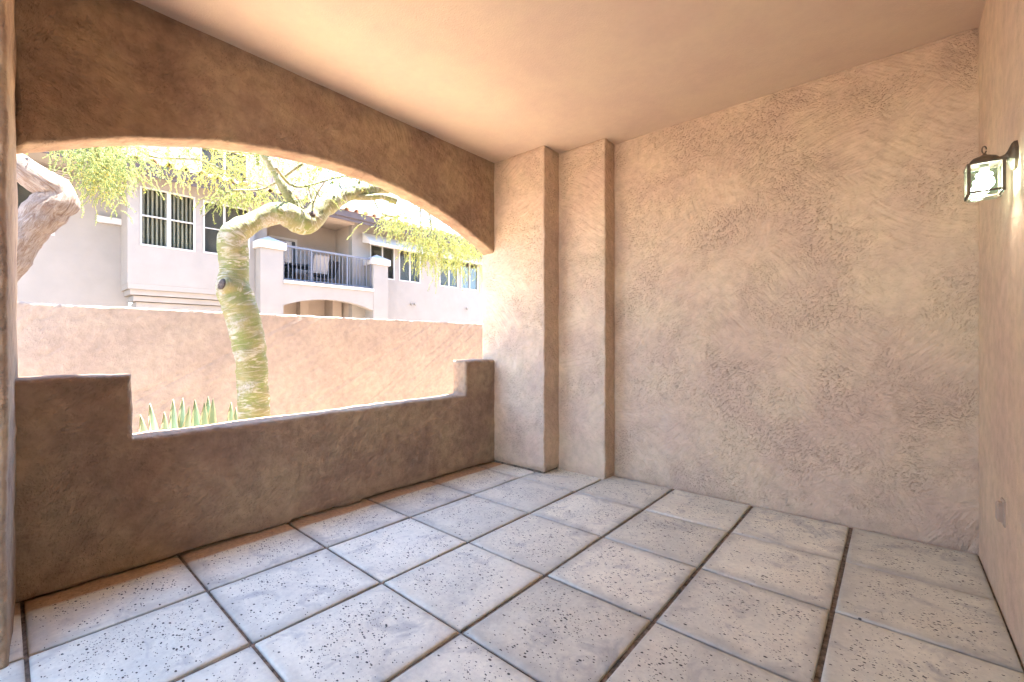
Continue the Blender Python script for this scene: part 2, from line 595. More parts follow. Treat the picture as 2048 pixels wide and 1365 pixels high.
def prism_z(name, plan, z0, z1, mat, parent=None, r=0.016, amp=0.005, step=0.05):
    """a plastered upright prism: plan (x, y) counter-clockwise, rounded vertical edges, wavy in height"""
    n = len(plan)
    pts = []
    for i in range(n):
        p, a, b = Vector(plan[i]), Vector(plan[i - 1]), Vector(plan[(i + 1) % n])
        da, db = (a - p).normalized(), (b - p).normalized()
        for t in (0, 0.25, 0.5, 0.75, 1.0):
            q = p + da * r * (1 - t) ** 2 + db * r * t ** 2
            pts.append(q)
    full = []
    for i in range(len(pts)):
        a, b = pts[i], pts[(i + 1) % len(pts)]
        k = max(1, int((b - a).length / 0.12))
        for j in range(k):
            full.append(a + (b - a) * (j / k))
    n = len(full)
    nz = max(2, int((z1 - z0) / step))
    m = MB()
    for k in range(nz + 1):
        z = z0 + (z1 - z0) * k / nz
        for q in full:
            p = Vector((q.x, q.y, z))
            w = wob(p, amp, 5) + wob(p, amp * 0.6, 19)
            w.z = 0
            m.v.append(p + w)
    for k in range(nz):
        for i in range(n):
            j = (i + 1) % n
            m.f.append([k * n + i, k * n + j, k * n + n + j, k * n + n + i])
            m.s.append(True)
    m.f.append(list(reversed(range(n))))
    m.f.append([nz * n + i for i in range(n)])
    m.s += [False, False]
    return m.build(name, mat, parent)


# ------------------------------------------------------------------ ground and patio
S = 0.6
XA0, XA1 = -0.09, 0.083
YP, YP2, YB, XC, H = 2.598, 2.835, 3.012, 3.598, 3.07
XP, XP2 = 0.7255, 1.232
YEND = -1.9
ZG = -0.12

m = MB()
m.poly([(-600, -600, ZG), (600, -600, ZG), (600, 600, ZG), (-600, 600, ZG)])
tag(m.build('ground', 'ground'), kind='structure')

floor = MB().box(-0.16, 3.75, -2.4, 3.06, -0.115, -0.016).build('patio_floor', 'slab')
tag(floor, kind='structure')


def paver_mesh(name, wx, wy):
    m = MB()
    g = 0.0065
    prof = ((g, -0.03), (g, -0.009), (g + 0.003, -0.0042), (g + 0.011, -0.0012), (g + 0.024, 0.0))
    for ins, z in prof:
        ix = ins + 0.004
        for x, y in ((ix, ins), (wx - ix, ins), (wx - ix, wy - ins), (ix, wy - ins)):
            m.v.append(Vector((x - wx / 2, y - wy / 2, z)))
    for k in range(len(prof) - 1):
        for i in range(4):
            j = (i + 1) % 4
            m.f.append([k * 4 + i, k * 4 + j, k * 4 + 4 + j, k * 4 + 4 + i])
            m.s.append(k > 0)
    e = (len(prof) - 1) * 4
    m.f.append([e, e + 1, e + 2, e + 3])
    m.s.append(False)
    me = m.mesh(name)
    me.materials.append(M['paver'])
    return me


pm = paver_mesh('paver', S, S)
for u in range(-4, 5):
    for v in range(6):
        o = link('paver', pm, None, floor, ((v + 0.5) * S, (u + 0.5) * S, -0.001 + rnd.uniform(-0.0012, 0.0012)))
        o.rotation_euler = (rnd.uniform(-0.0022, 0.0022), rnd.uniform(-0.0022, 0.0022), rnd.uniform(-0.0025, 0.0025))

# the roofed patio: ceiling slab
m = MB().box(-0.088, 3.75, YEND, 3.06, H, H + 0.35)
tag(m.build('ceiling', 'ceiling'), kind='structure')

# arched wall with its stepped parapet
aw = empty('arched_wall', (0, 1, 0))
tag(aw, 'tan stucco wall with shade painted into its colour, wide arched opening above a stepped parapet', 'wall')


def arch_pts(y0, y1, zs, zc, n=40):
    c = (y0 + y1) / 2
    w = (y1 - y0) / 2
    hgt = zc - zs
    R = (w * w + hgt * hgt) / (2 * hgt)
    out = []
    for i in range(n + 1):
        y = y0 + (y1 - y0) * i / n
        out.append((y, zc - R + math.sqrt(R * R - (y - c) ** 2)))
    return out


ZS, ZC = 2.145, 2.545
head = [(2.64, H + 0.03), (-0.65, H + 0.03)] + arch_pts(-0.62, 2.602, ZS, ZC) + [(2.64, ZS)]
slab_x('header', head, XA0, XA1, 'stucco_x_shaded', aw, 0.02, 0.007)
par = [(-0.65, 0.006), (-0.1, 0.007), (0.02, 0.015), (0.36, 0.013), (0.37, 0.004), (0.60, 0.004), (0.61, 0.017), (0.93, 0.018), (0.94, 0.0035), (1.12, 0.0035), (1.13, 0.017), (1.8, 0.015), (2.3, 0.016), (2.5, 0.010), (2.64, 0.010), (2.64, 1.056), (2.205, 1.056), (2.200, 0.727), (-0.205, 0.712), (-0.205, 1.056), (-0.65, 1.062)]
slab_x('parapet', par, XA0 - 0.02, XA1, 'stucco_x_shaded', aw, 0.024, 0.007)
col = prism_z('column', [(XA0 - 0.004, -1.20), (0.645, -1.20), (0.645, -0.648), (XA0 - 0.004, -0.611)], -0.03, H + 0.02, 'stucco_x_shaded', None, 0.02, 0.006)
tag(col, 'tan stucco column with shade painted into its colour and bright edge, left of the arched opening', 'column')

# back wall with two stepped pilasters
bw = MB().box(XP2 - 0.3, 3.75, YB, YB + 0.3, -0.05, H + 0.1).build('back_wall', 'stucco_y')
tag(bw, 'large tan trowelled stucco wall facing left behind the pavers', 'wall')
prism_z('pilaster', [(XA0 - 0.006, YP), (XP, YP), (XP, YB + 0.25), (XA0 - 0.006, YB + 0.25)], 0.024, H + 0.015, 'stucco_y', bw, 0.016, 0.005)
MB().box(XA0, XP - 0.016, YP + 0.016, YB + 0.24, -0.05, 0.03).build('base_strip', 'slab', bw)
prism_z('pilaster', [(XP - 0.05, YP2), (XP2, YP2), (XP2, YB + 0.2), (XP - 0.05, YB + 0.2)], -0.05, H + 0.015, 'stucco_y', bw, 0.016, 0.005)

MB().tube([(XP2 + 0.02 + (XC - XP2 - 0.03) * i / 12, YB - 0.001, H - 0.003 + rnd.uniform(-0.003, 0.002)) for i in range(13)], [0.007] * 13, 8, 0.5, 14, True, 0.03).build('plaster_bead', 'stucco_y', bw)
sw = MB().box(XC, XC + 0.25, YEND, YB + 0.02, -0.05, H + 0.1).build('side_wall', 'stucco_c')
tag(sw, 'light peach stucco wall carrying the lantern and outlet at right', 'wall')

ew = MB().box(1.85, XC - 0.002, YEND, YEND + 0.2, -0.05, H + 0.05).build('light_blocking_wall', 'stucco_c')  # unseen wall added to block part of the daylight from behind
tag(ew, 'unseen partial stucco wall added behind the viewpoint to shape the light', 'wall')

# unseen block added above to cut skylight, and the flats beyond the back wall
ub = MB().box(XA0 - 0.01, 8, YEND, 3.32, H + 0.36, 7.6).build('skylight_blocker', 'stucco_garden')
tag(ub, 'unseen tan stucco block added above the patio roof to cut skylight', 'building')
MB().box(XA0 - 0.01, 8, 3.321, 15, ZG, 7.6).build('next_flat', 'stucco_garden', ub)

# ------------------------------------------------------------------ lantern
LX, LY, LZ = 3.506, 1.985, 1.905
lan = empty('wall_lantern', (LX, LY, LZ))
tag(lan, 'small lit bronze lantern with clear glass panes on the right wall', 'wall lamp')
hw = 0.050
zt, zb = LZ + 0.062, LZ - 0.055
for sx in (-1, 1):
    for sy in (-1, 1):
        MB().box(LX + sx * hw - 0.005, LX + sx * hw + 0.005, LY + sy * hw - 0.005, LY + sy * hw + 0.005, zb - 0.006, zt).build('post', 'bronze', lan)
m = MB()
for s in (-1, 1):
    m.box(LX - hw - 0.0065, LX + hw + 0.0065, LY + s * hw - 0.0065, LY + s * hw + 0.0065, zt, zt + 0.007)
    m.box(LX + s * hw - 0.0065, LX + s * hw + 0.0065, LY - hw + 0.0066, LY + hw - 0.0066, zt, zt + 0.007)
m.build('top_frame', 'bronze', lan)
m = MB()
for s in (-1, 1):
    m.box(LX - hw + 0.006, LX + hw - 0.006, LY + s * hw - 0.004, LY + s * hw + 0.004, zb, zb + 0.007)
    m.box(LX + s * hw - 0.004, LX + s * hw + 0.004, LY - hw + 0.006, LY + hw - 0.006, zb, zb + 0.007)
m.build('bottom_frame', 'bronze', lan)
for s in (-1, 1):
    MB().box(LX - hw + 0.006, LX + hw - 0.006, LY + s * hw - 0.001, LY + s * hw + 0.001, zb - 0.014, zt - 0.001).build('pane', 'glass_lamp', lan)
    MB().box(LX + s * hw - 0.001, LX + s * hw + 0.001, LY - hw + 0.006, LY + hw - 0.006, zb - 0.014, zt - 0.001).build('pane', 'glass_lamp', lan)
# domed cap, finial loop
m = MB()
prof = [(0.049, 0.0), (0.047, 0.008), (0.041, 0.019), (0.033, 0.028), (0.022, 0.033), (0.012, 0.036), (0.006, 0.042), (0.004, 0.047)]
for r_, z_ in prof:
    for i in range(8):
        t = math.pi / 8 + i * math.pi / 4
        m.v.append(Vector((LX + r_ * 1.08 * math.cos(t), LY + r_ * 1.08 * math.sin(t), zt + 0.0075 + z_)))
for k in range(len(prof) - 1):
    for i in range(8):
        j = (i + 1) % 8
        m.f.append([k * 8 + i, k * 8 + j, k * 8 + 8 + j, k * 8 + 8 + i])
        m.s.append(False)
m.f.append(list(reversed(range(8))))
m.s.append(False)
cap = m.build('cap', 'bronze', lan)
m = MB()
lp = []
for i in range(13):
    t = math.radians(-80 + 340 * i / 12 - 180 + 10)
    lp.append((LX + 0.0065 * math.sin(t), LY, zt + 0.069 + 0.015 * math.cos(t)))
m.tube(lp, [0.0026] * 13, 6, 0, 1, False)
m.build('finial', 'bronze', cap)
# arm and wall plate
m = MB()
m.tube([(LX + 0.02, LY, zt + 0.022), (LX + 0.045, LY, zt + 0.021), (LX + 0.062, LY, zt + 0.024), (LX + 0.075, LY, zt + 0.030)], [0.009, 0.009, 0.012, 0.020], 10, 0, 1, True, 0.006)
m.build('arm', 'bronze', lan)
m = MB()
pz = zt + 0.022
ring = []
for i in range(8):
    t = math.pi / 8 + i * math.pi / 4
    ring.append((0.042 * math.cos(t), 0.060 * math.sin(t)))
for x, s in ((XC + 0.002, 1.0), (XC - 0.010, 1.0), (XC - 0.017, 0.86), (XC - 0.026, 0.45)):
    for a, b in ring:
        m.v.append(Vector((x, LY + a * s, pz + b * s)))
for k in range(3):
    for i in range(8):
        j = (i + 1) % 8
        m.f.append([k * 8 + i, k * 8 + j, k * 8 + 8 + j, k * 8 + 8 + i])
        m.s.append(False)
m.f.append([24 + i for i in range(8)])
m.s.append(False)
m.build('wall_plate', 'bronze', lan)
MB().bar((LX, LY, zt + 0.006), (LX, LY, zt - 0.022), 0.014, 12).build('socket', 'socket', lan)
m = MB()
pf = [(0.012, 0.040), (0.024, 0.034), (0.026, 0.026), (0.014, 0.022), (0.016, 0.016), (0.028, 0.010), (0.031, -0.004), (0.027, -0.018), (0.015, -0.029), (0.001, -0.032)]
for r_, z_ in pf:
    for i in range(14):
        t = i * 2 * math.pi / 14
        m.v.append(Vector((LX + r_ * math.cos(t), LY + r_ * math.sin(t), LZ + z_ - 0.003)))
for k in range(len(pf) - 1):
    for i in range(14):
        j = (i + 1) % 14
        m.f.append([k * 14 + j, k * 14 + i, k * 14 + 14 + i, k * 14 + 14 + j])
        m.s.append(True)
m.build('bulb', 'bulb', lan)

# ------------------------------------------------------------------ outlet
oy, oz = 2.250, 0.463
out = empty('electrical_outlet', (XC, oy, oz))
tag(out, 'small tan outlet cover low on the peach wall below the lantern', 'outlet')
m = MB()
for x, s in ((XC + 0.002, 1.0), (XC - 0.004, 1.0), (XC - 0.007, 0.92)):
    for a, b in ((-0.036, -0.058), (0.036, -0.058), (0.036, 0.058), (-0.036, 0.058)):
        m.v.append(Vector((x, oy + a * s, oz + b * s)))
for k in range(2):
    for i in range(4):
        j = (i + 1) % 4
        m.f.append([k * 4 + i, k * 4 + 4 + i, k * 4 + 4 + j, k * 4 + j])
        m.s.append(False)
m.f.append([8, 11, 10, 9])
m.s.append(False)
m.build('cover_plate', 'outlet', out)
m = MB()
fl = [(-0.024, -0.040), (0.024, -0.040), (0.024, 0.032), (0.017, 0.044), (0.0, 0.049), (-0.017, 0.044), (-0.024, 0.032)]
n = len(fl)
for x, s in ((XC - 0.007, 1.0), (XC - 0.020, 1.0), (XC - 0.025, 0.85)):
    for a, b in fl:
        m.v.append(Vector((x, oy + a * s, oz + b * s)))
for k in range(2):
    for i in range(n):
        j = (i + 1) % n
        m.f.append([k * n + i, k * n + n + i, k * n + n + j, k * n + j])
        m.s.append(False)
m.f.append([2 * n + i for i in reversed(range(n))])
m.s.append(False)
m.build('flip_lid', 'outlet', out)

# ------------------------------------------------------------------ garden wall
XG = -3.2
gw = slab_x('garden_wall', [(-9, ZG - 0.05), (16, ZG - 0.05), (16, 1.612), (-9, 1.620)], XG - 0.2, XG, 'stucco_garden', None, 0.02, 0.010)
tag(gw, 'long peach stucco garden wall running behind the green trunk', 'garden wall')

# ------------------------------------------------------------------ apartment building
bld = empty('apartment_building', (-10, 4, ZG))
tag(bld, 'pale stucco two storey apartment building with balcony, beyond the garden wall', 'building')


def wall_holes(name, x, y0, y1, z0, z1, holes, mat, parent, t=0.22):
    """wall sheet of thickness t with its face at x (towards +x) and real openings"""
    ys = sorted({y0, y1, *[h[0] for h in holes], *[h[1] for h in holes]})
    zs = sorted({z0, z1, *[h[2] for h in holes], *[h[3] for h in holes]})
    m = MB()

    def solid(i, j):
        if i < 0 or j < 0 or i >= len(ys) - 1 or j >= len(zs) - 1:
            return False
        cy, cz = (ys[i] + ys[i + 1]) / 2, (zs[j] + zs[j + 1]) / 2
        return not any(h[0] < cy < h[1] and h[2] < cz < h[3] for h in holes)

    for i in range(len(ys) - 1):
        for j in range(len(zs) - 1):
            if not solid(i, j):
                continue
            a, b, c, d = ys[i], ys[i + 1], zs[j], zs[j + 1]
            m.poly([(x, a, c), (x, b, c), (x, b, d), (x, a, d)])
            m.poly([(x - t, a, d), (x - t, b, d), (x - t, b, c), (x - t, a, c)])
            if not solid(i - 1, j):
                m.poly([(x - t, a, c), (x, a, c), (x, a, d), (x - t, a, d)])
            if not solid(i + 1, j):
                m.poly([(x, b, c), (x - t, b, c), (x - t, b, d), (x, b, d)])
            if not solid(i, j - 1):
                m.poly([(x - t, b, c), (x, b, c), (x, a, c), (x - t, a, c)])
            if not solid(i, j + 1):
                m.poly([(x - t, a, d), (x, a, d), (x, b, d), (x - t, b, d)])
    return m.build(name, mat, parent)


def window(x, y0, y1, z0, z1, parent, mull=(), bars=(), blinds=False, screen=True, glassm='glass', fw=0.035, depth=0.05, label=None):
    w = MB()
    w.box(x - depth, x + 0.012, y0 + 0.001, y0 + fw, z0 + 0.001, z1 - 0.001)
    w.box(x - depth, x + 0.012, y1 - fw, y1 - 0.001, z0 + 0.001, z1 - 0.001)
    w.box(x - depth, x + 0.012, y0 + fw, y1 - fw, z0 + 0.001, z0 + fw)
    w.box(x - depth, x + 0.012, y0 + fw, y1 - fw, z1 - fw, z1 - 0.001)
    o = w.build('window', 'white_metal', parent)
    if label:
        o['label'] = label
    for a, wd in mull:
        MB().box(x - depth + 0.005, x + 0.008, a - wd / 2, a + wd / 2, z0 + fw, z1 - fw).build('mullion', 'white_metal', o)
    for a, wd, b0, b1 in bars:
        MB().box(x - depth + 0.01, x + 0.004, b0, b1, a - wd / 2, a + wd / 2).build('glazing_bar', 'white_metal', o)
    MB().box(x - 0.034, x - 0.028, y0 + fw, y1 - fw, z0 + fw, z1 - fw).build('pane', glassm, o)
    if blinds:
        k = int((y1 - y0) / 0.085)
        for i in range(k):
            yy = y0 + fw + (y1 - y0 - 2 * fw) * (i + 0.5) / k
            MB().box(x - 0.10, x - 0.085, yy - 0.017, yy + 0.017, z0 + 0.02, z1 - 0.02).build('blind_slat', 'blind', o)
    MB().box(x - 0.21, x - 0.19, y0 + 0.002, y1 - 0.002, z0 + 0.002, z1 - 0.002).build('interior', 'screen' if screen else 'interior', o)
    return o


XBAY, XR, XL, XPI, XBK = -9.86, -10.0, -10.7, -9.5, -11.1
ZE = 5.02
W1, W2 = (1.371, 2.405, 3.445, 4.79), (2.562, 3.60, 3.455, 4.765)
wall_holes('bay_wall', XBAY, 1.159, 3.72, 2.565, ZE + 0.12, [W1, W2], 'building', bld)
MB().box(XL - 0.1, XBAY - 0.221, 1.159, 1.38, 2.565, ZE + 0.1).build('bay_side', 'building', bld)
MB().box(XL - 0.1, XBAY - 0.221, 3.50, 3.719, 2.3, ZE + 0.1).build('bay_side', 'building', bld)
MB().box(XL - 0.1, XBAY - 0.002, 1.165, 3.715, 2.44, 2.563).build('bay_floor', 'building', bld)
for i, (dz, dx) in enumerate(((0.12, 0.06), (0.26, 0.13), (0.40, 0.20))):
    MB().box(XL - 0.05, XBAY - dx, 1.159 + dx * 0.9, 3.715, 2.437 - dz, 2.438 - dz + 0.122 if i else 2.4385).build('corbel', 'building', bld)
window(XBAY, *W1, bld, mull=((1.894, 0.075),), bars=((4.135, 0.03, 1.41, 1.855), (4.135, 0.03, 1.933, 2.37)), blinds=True, screen=False, label='window with white vertical blinds and a centre mullion')
window(XBAY, *W2, bld, mull=((3.02, 0.04),), bars=((4.09, 0.02, 2.60, 3.0),), label='dark screened window behind the bent trunk')

# wall left of the bay
LW = (-0.55, 0.095, 3.548, 4.75)
wall_holes('wall', XL, -8.0, 1.30, ZG, ZE + 0.1, [LW], 'building', bld)
window(XL, *LW, bld, mull=((-0.2, 0.04),))
MB().box(XL, XL + 0.10, 0.745, 1.157, 3.98, 4.12).build('ledge', 'trim', bld)
lv = MB().box(XL, XL + 0.03, -0.40, 0.34, 4.68, 5.0).build('louvre', 'building', bld)
for i in range(6):
    MB().box(XL + 0.031, XL + 0.05, -0.38, 0.32, 4.70 + i * 0.05, 4.725 + i * 0.05).build('slat', 'awning_dark', lv)
# ground storey below the bay
MB().box(XL - 0.2, XL - 0.06, 1.301, 3.70, ZG, 2.0).build('ground_floor_wall', 'building_tan', bld)

# right hand facade
YE = 6.565
RW = [(7.19, 8.123, 3.392, 4.50), (8.305, 9.219, 3.392, 4.50), (10.10, 11.03, 3.385, 4.50), (11.19, 12.132, 3.385, 4.50)]
wall_holes('wall', XR, YE, 17.0, ZG, ZE + 0.12, RW, 'building', bld)
labs = ['window half hidden by the right balcony pillar', 'window under the awning end beside the balcony window', 'window behind hanging yellow-green foliage', 'rightmost window at the edge of the arch']
for w, lb in zip(RW, labs):
    window(XR, *w, bld, mull=(((w[0] + w[1]) / 2, 0.04),), label=lb)


def awning(y0, y1, z0, z1, xp, n):
    a = MB()
    a.poly([(XR, y0, z1), (XR, y1, z1), (xp, y1, z0), (xp, y0, z0)])
    a.poly([(XR, y0, z1 - 0.012), (xp, y0, z0 - 0.012), (xp, y1, z0 - 0.012), (XR, y1, z1 - 0.012)])
    a.box(xp - 0.012, xp + 0.012, y0, y1, z0 - 0.075, z0 + 0.004)
    o = a.build('awning', 'awning', bld)
    for i in range(n):
        t = (i + 0.5) / n
        x, z = XR + (xp - XR) * t, z1 + (z0 - z1) * t
        MB().box(x - 0.035, x + 0.008, y0 - 0.02, y1 + 0.02, z + 0.006, z + 0.024).build('slat', 'awning', o)
    for y in (y0, y1):
        m = MB()
        for d in (0.008, -0.008):
            m.poly([(XR, y + d, z1), (xp, y + d, z0), (xp, y + d, z0 - 0.07), (XR, y + d, z0 + 0.02)])
        m.build('end_bracket', 'awning', o)


awning(6.93, 9.62, 4.47, 4.80, -9.58, 8)
awning(9.95, 12.35, 4.47, 4.80, -9.58, 8)
for y, n in ((8.78, 2), (11.46, 1)):
    for i in range(n):
        s = MB().bar((XR - 0.02, y + i * 0.16, 2.60), (XR + 0.10, y + i * 0.16, 2.585), 0.02)
        s.bar((XR + 0.08, y + i * 0.16, 2.59), (XR + 0.09, y + i * 0.16, 2.53), 0.018)
        s.bar((XR + 0.05, y - 0.03 + i * 0.16, 2.635), (XR + 0.05, y + 0.03 + i * 0.16, 2.635), 0.012)
        s.build('spigot', 'brass', bld)

# balcony recess
YL = 3.72
MB().box(XBK - 0.2, XBK, YL + 0.4, 4.50, 2.2, ZE + 0.3).build('recess_wall', 'building_tan', bld)
MB().box(XBK - 0.2, XBK, 5.33, YE + 0.1, 2.9, ZE + 0.3).build('recess_wall', 'building_tan', bld)
MB().box(XBK - 0.2, XBK, 4.501, 5.329, 4.46, ZE + 0.3).build('recess_lintel', 'building_tan', bld)
MB().box(XBK - 0.2, XR - 0.222, YE + 0.002, YE + 0.2, ZG, ZE + 0.2).build('recess_side', 'building_tan', bld)
MB().box(XBK - 0.2, XBAY - 0.3, YL, YL + 0.399, 2.2, ZE + 0.2).build('recess_side', 'building_tan', bld)
MB().box(XBK - 0.2, XPI - 0.05, 3.99, 7.28, 2.74, 2.90).build('balcony_floor', 'building_tan', bld)
MB().box(XBK - 0.2, XPI - 0.35, YL, YE + 0.01, ZE - 0.03, ZE + 0.05).build('recess_ceiling', 'building_tan', bld)
dr = MB().box(XBK - 0.09, XBK + 0.02, 4.502, 4.56, 2.905, 4.455).box(XBK - 0.09, XBK + 0.02, 5.27, 5.328, 2.905, 4.455).box(XBK - 0.09, XBK + 0.02, 4.56, 5.27, 4.38, 4.455).build('balcony_door', 'trim', bld)
MB().box(XBK - 0.06, XBK + 0.0, 4.56, 4.60, 2.91, 4.378).box(XBK - 0.06, XBK + 0.0, 5.20, 5.268, 2.91, 4.378).build('stile', 'dark_frame', dr)
MB().box(XBK - 0.05, XBK - 0.04, 4.60, 5.20, 2.91, 4.378).build('pane', 'glass_door', dr)
MB().box(XBK - 0.5, XBK - 0.48, 4.4, 5.4, 2.8, 4.5).build('interior', 'interior', dr)
MB().box(XBK - 0.12, XBK - 0.10, 4.56, 4.95, 2.92, 4.37).build('curtain', 'blind', dr)

# balcony front: arched apron, two pillars with pyramid caps
ap = [(4.25, 2.86), (4.25, ZG)] + [(4.302, ZG)] + arch_pts(4.302, 7.015, 2.25, 2.495, 24) + [(7.015, ZG), (7.06, ZG), (7.06, 2.86)]
m = MB()
n = len(ap)
for x in (XPI - 0.01, XPI - 0.24):
    m.v += [Vector((x, a, b)) for a, b in ap]
m.f.append(list(range(n)))
m.f.append([n + i for i in reversed(range(n))])
for i in range(n):
    j = (i + 1) % n
    m.f.append([i, n + i, n + j, j])
m.s += [False] * len(m.f)
m.build('balcony_apron', 'building', bld)
MB().box(XPI - 0.30, XPI + 0.04, 4.302, 7.014, 2.862, 2.945).build('balcony_ledge', 'trim', bld)
for y0, y1 in ((3.731, 4.300), (7.016, 7.545)):
    p = MB().box(XPI - 0.50, XPI, y0, y1, ZG, 3.745).build('pillar', 'building', bld)
    q = MB().box(XPI - 0.56, XPI + 0.06, y0 - 0.065, y1 + 0.065, 3.746, 3.93)
    cx, cy, b = XPI - 0.25, (y0 + y1) / 2, len(q.v)
    q.v += [Vector(c) for c in ((XPI - 0.56, y0 - 0.065, 3.93), (XPI + 0.06, y0 - 0.065, 3.93), (XPI + 0.06, y1 + 0.065, 3.93), (XPI - 0.56, y1 + 0.065, 3.93), (cx, cy, 4.11))]
    for i in range(4):
        q.f.append([b + i, b + (i + 1) % 4, b + 4])
        q.s.append(False)
    q.build('cap', 'trim', p)
# railing
rl = MB().box(XPI - 0.15, XPI - 0.09, 4.302, 7.014, 3.87, 3.925).box(XPI - 0.135, XPI - 0.105, 4.302, 7.014, 2.985, 3.01).build('railing', 'rail', bld)
for y in (5.10, 6.19, 6.985):
    MB().box(XPI - 0.14, XPI - 0.10, y - 0.02, y + 0.02, 2.946, 3.869).build('post', 'rail', rl)
nb = 24
for i in range(nb):
    y = 4.36 + (6.95 - 4.36) * i / (nb - 1)
    if min(abs(y - q) for q in (5.10, 6.19, 6.985)) > 0.04:
        MB().box(XPI - 0.127, XPI - 0.113, y - 0.008, y + 0.008, 3.011, 3.869).build('baluster', 'rail', rl)
rs = MB().box(XR, XPI - 0.501, 7.25, 7.30, 3.85, 3.91).build('side_railing', 'rail', bld)
MB().box(XR, XPI - 0.501, 7.26, 7.29, 2.985, 3.01).build('bottom_rail', 'rail', rs)
for i in range(5):
    x = XR + 0.07 + i * 0.09
    MB().box(x - 0.008, x + 0.008, 7.267, 7.283, 3.011, 3.849).build('baluster', 'rail', rs)

# ground floor recess below the balcony
MB().box(XBK - 0.2, XBK, 3.9, 7.3, ZG, 2.73).build('recess_wall', 'building_tan', bld)
MB().box(XBK + 0.01, XBK + 0.55, 6.20, 6.50, ZG, 2.72).build('recess_post', 'building_tan', bld)
MB().box(XBK + 0.01, XBK + 0.30, 5.30, 5.55, ZG, 2.72).build('recess_post', 'building_tan', bld)

# eaves, fascia and roof tiles
XE = -9.3
roof = MB().poly([(XE, -8, ZE + 0.17), (XE, 17, ZE + 0.17), (XE - 4.2, 17, ZE + 1.2), (XE - 4.2, -8, ZE + 1.2)]).box(XE - 4.2, XE - 0.03, -8, 17, ZE + 0.105, ZE + 0.165).build('roof', 'roof_tile', bld)
fa = MB().box(XE - 0.04, XE, -8, 17, ZE - 0.02, ZE + 0.16).box(XE - 0.075, XE - 0.041, -8, 17, ZE - 0.12, ZE - 0.021).build('fascia', 'fascia', bld)
MB().box(XL - 0.05, XE - 0.041, -8, 17, ZE + 0.07, ZE + 0.104).build('soffit', 'building', bld)


def barrel_mesh():
    m = MB()
    n = 7
    for x, r in ((0.10, 0.105), (-0.42, 0.085)):
        for k in (1.0, 0.84):
            for i in range(n):
                t = math.pi * i / (n - 1)
                m.v.append(Vector((x, r * k * math.cos(t), r * k * math.sin(t))))
    for i in range(n - 1):
        m.f.append([i, i + 1, 2 * n + i + 1, 2 * n + i])
        m.f.append([n + i + 1, n + i, 3 * n + i, 3 * n + i + 1])
        m.f.append([i + 1, i, n + i, n + i + 1])
        m.f.append([2 * n + i, 2 * n + i + 1, 3 * n + i + 1, 3 * n + i])
        m.s += [True, True, False, False]
    me = m.mesh('roof_tile')
    me.materials.append(M['roof_tile'])
    return me


bm_ = barrel_mesh()
roff = Vector(roof.location) + Vector(bld.location)
for row in range(3):
    for i in range(46):
        y = -0.6 + i * 0.30
        x = XE - 0.03 - row * 0.38
        z = ZE + 0.185 + row * 0.38 * 0.245
        o = link('roof_tile', bm_, None, roof, Vector((x, y + rnd.uniform(-0.008, 0.008), z)) - roff)
        o.rotation_euler = (rnd.uniform(-0.03, 0.03), math.radians(13.8), rnd.uniform(-0.02, 0.02))
MB().box(XE - 1.4, XE - 1.1, 8.0, 8.5, ZE + 0.35, ZE + 0.74).build('roof_vent', 'building', bld)
MB().box(XE - 1.3, XE - 1.05, 4.9, 5.25, ZE + 0.3, ZE + 0.75).build('roof_vent', 'building', bld)

# taller block behind
tb = empty('rear_building', (-13, 3, ZG))
tag(tb, 'taller pale building wing rising behind the tiled eave under the arch', 'building')
UW = (3.42, 4.75, 6.35, 7.6)
wall_holes('wall', -13.6, -8, 5.55, 5.6, 9.2, [UW], 'building', tb)
window(-13.6, *UW, tb, mull=((4.08, 0.05),))
MB().box(-17, -13.4, 5.551, 7.35, 5.6, 9.0).build('stair_block', 'building_tan', tb)
MB().box(-13.59, -13.40, -8, 5.549, 6.05, 6.30).build('cornice', 'trim', tb)
MB().box(-17.0, -13.83, -8, 5.549, 9.0, 9.3).build('flat_roof', 'building', tb)

# ------------------------------------------------------------------ balcony furniture
ZBF = 2.905


def chair(cx, cy, rot, label, sling=True):
    t = empty('patio_chair', (cx, cy, ZBF))
    tag(t, label, 'chair', 'chairs on the balcony')
    R = Matrix.Rotation(rot, 4, 'Z')

    def tr(m):
        m.v = [R @ v + t.location for v in m.v]
        return m
    m = MB().box(-0.22, 0.24, -0.23, 0.23, 0.40, 0.425)
    tr(m).build('seat', 'sling' if sling else 'dark_frame', t)
    m = MB()
    for k in (0, 0.02):
        m.poly([(-0.21 - k, -0.22, 0.43), (-0.21 - k, 0.22, 0.43), (-0.36 - k, 0.22, 0.90), (-0.36 - k, -0.22, 0.90)][:: 1 if k else -1])
    m.poly([(-0.36, -0.22, 0.90), (-0.38, -0.22, 0.90), (-0.38, 0.22, 0.90), (-0.36, 0.22, 0.90)])
    tr(m).build('backrest', 'sling' if sling else 'dark_frame', t)
    for s in (-1, 1):
        y = 0.245 * s
        m = MB().tube([(0.27, y, 0), (0.24, y, 0.3), (0.20, y, 0.60), (0.0, y, 0.66), (-0.28, y, 0.64)], [0.013] * 5, 6, 0, 1, True, 0.1)
        tr(m).build('armrest', 'dark_frame', t)
        m = MB().tube([(-0.34, y, 0), (-0.20, y, 0.42), (-0.38, y, 0.92)], [0.013] * 3, 6, 0, 1, True, 0.12)
        tr(m).build('leg', 'dark_frame', t)
    m = MB().bar((0.25, -0.24, 0.2), (-0.27, 0.24, 0.2), 0.01).bar((0.25, 0.24, 0.2), (-0.27, -0.24, 0.2), 0.01)
    tr(m).build('stretcher', 'dark_frame', t)


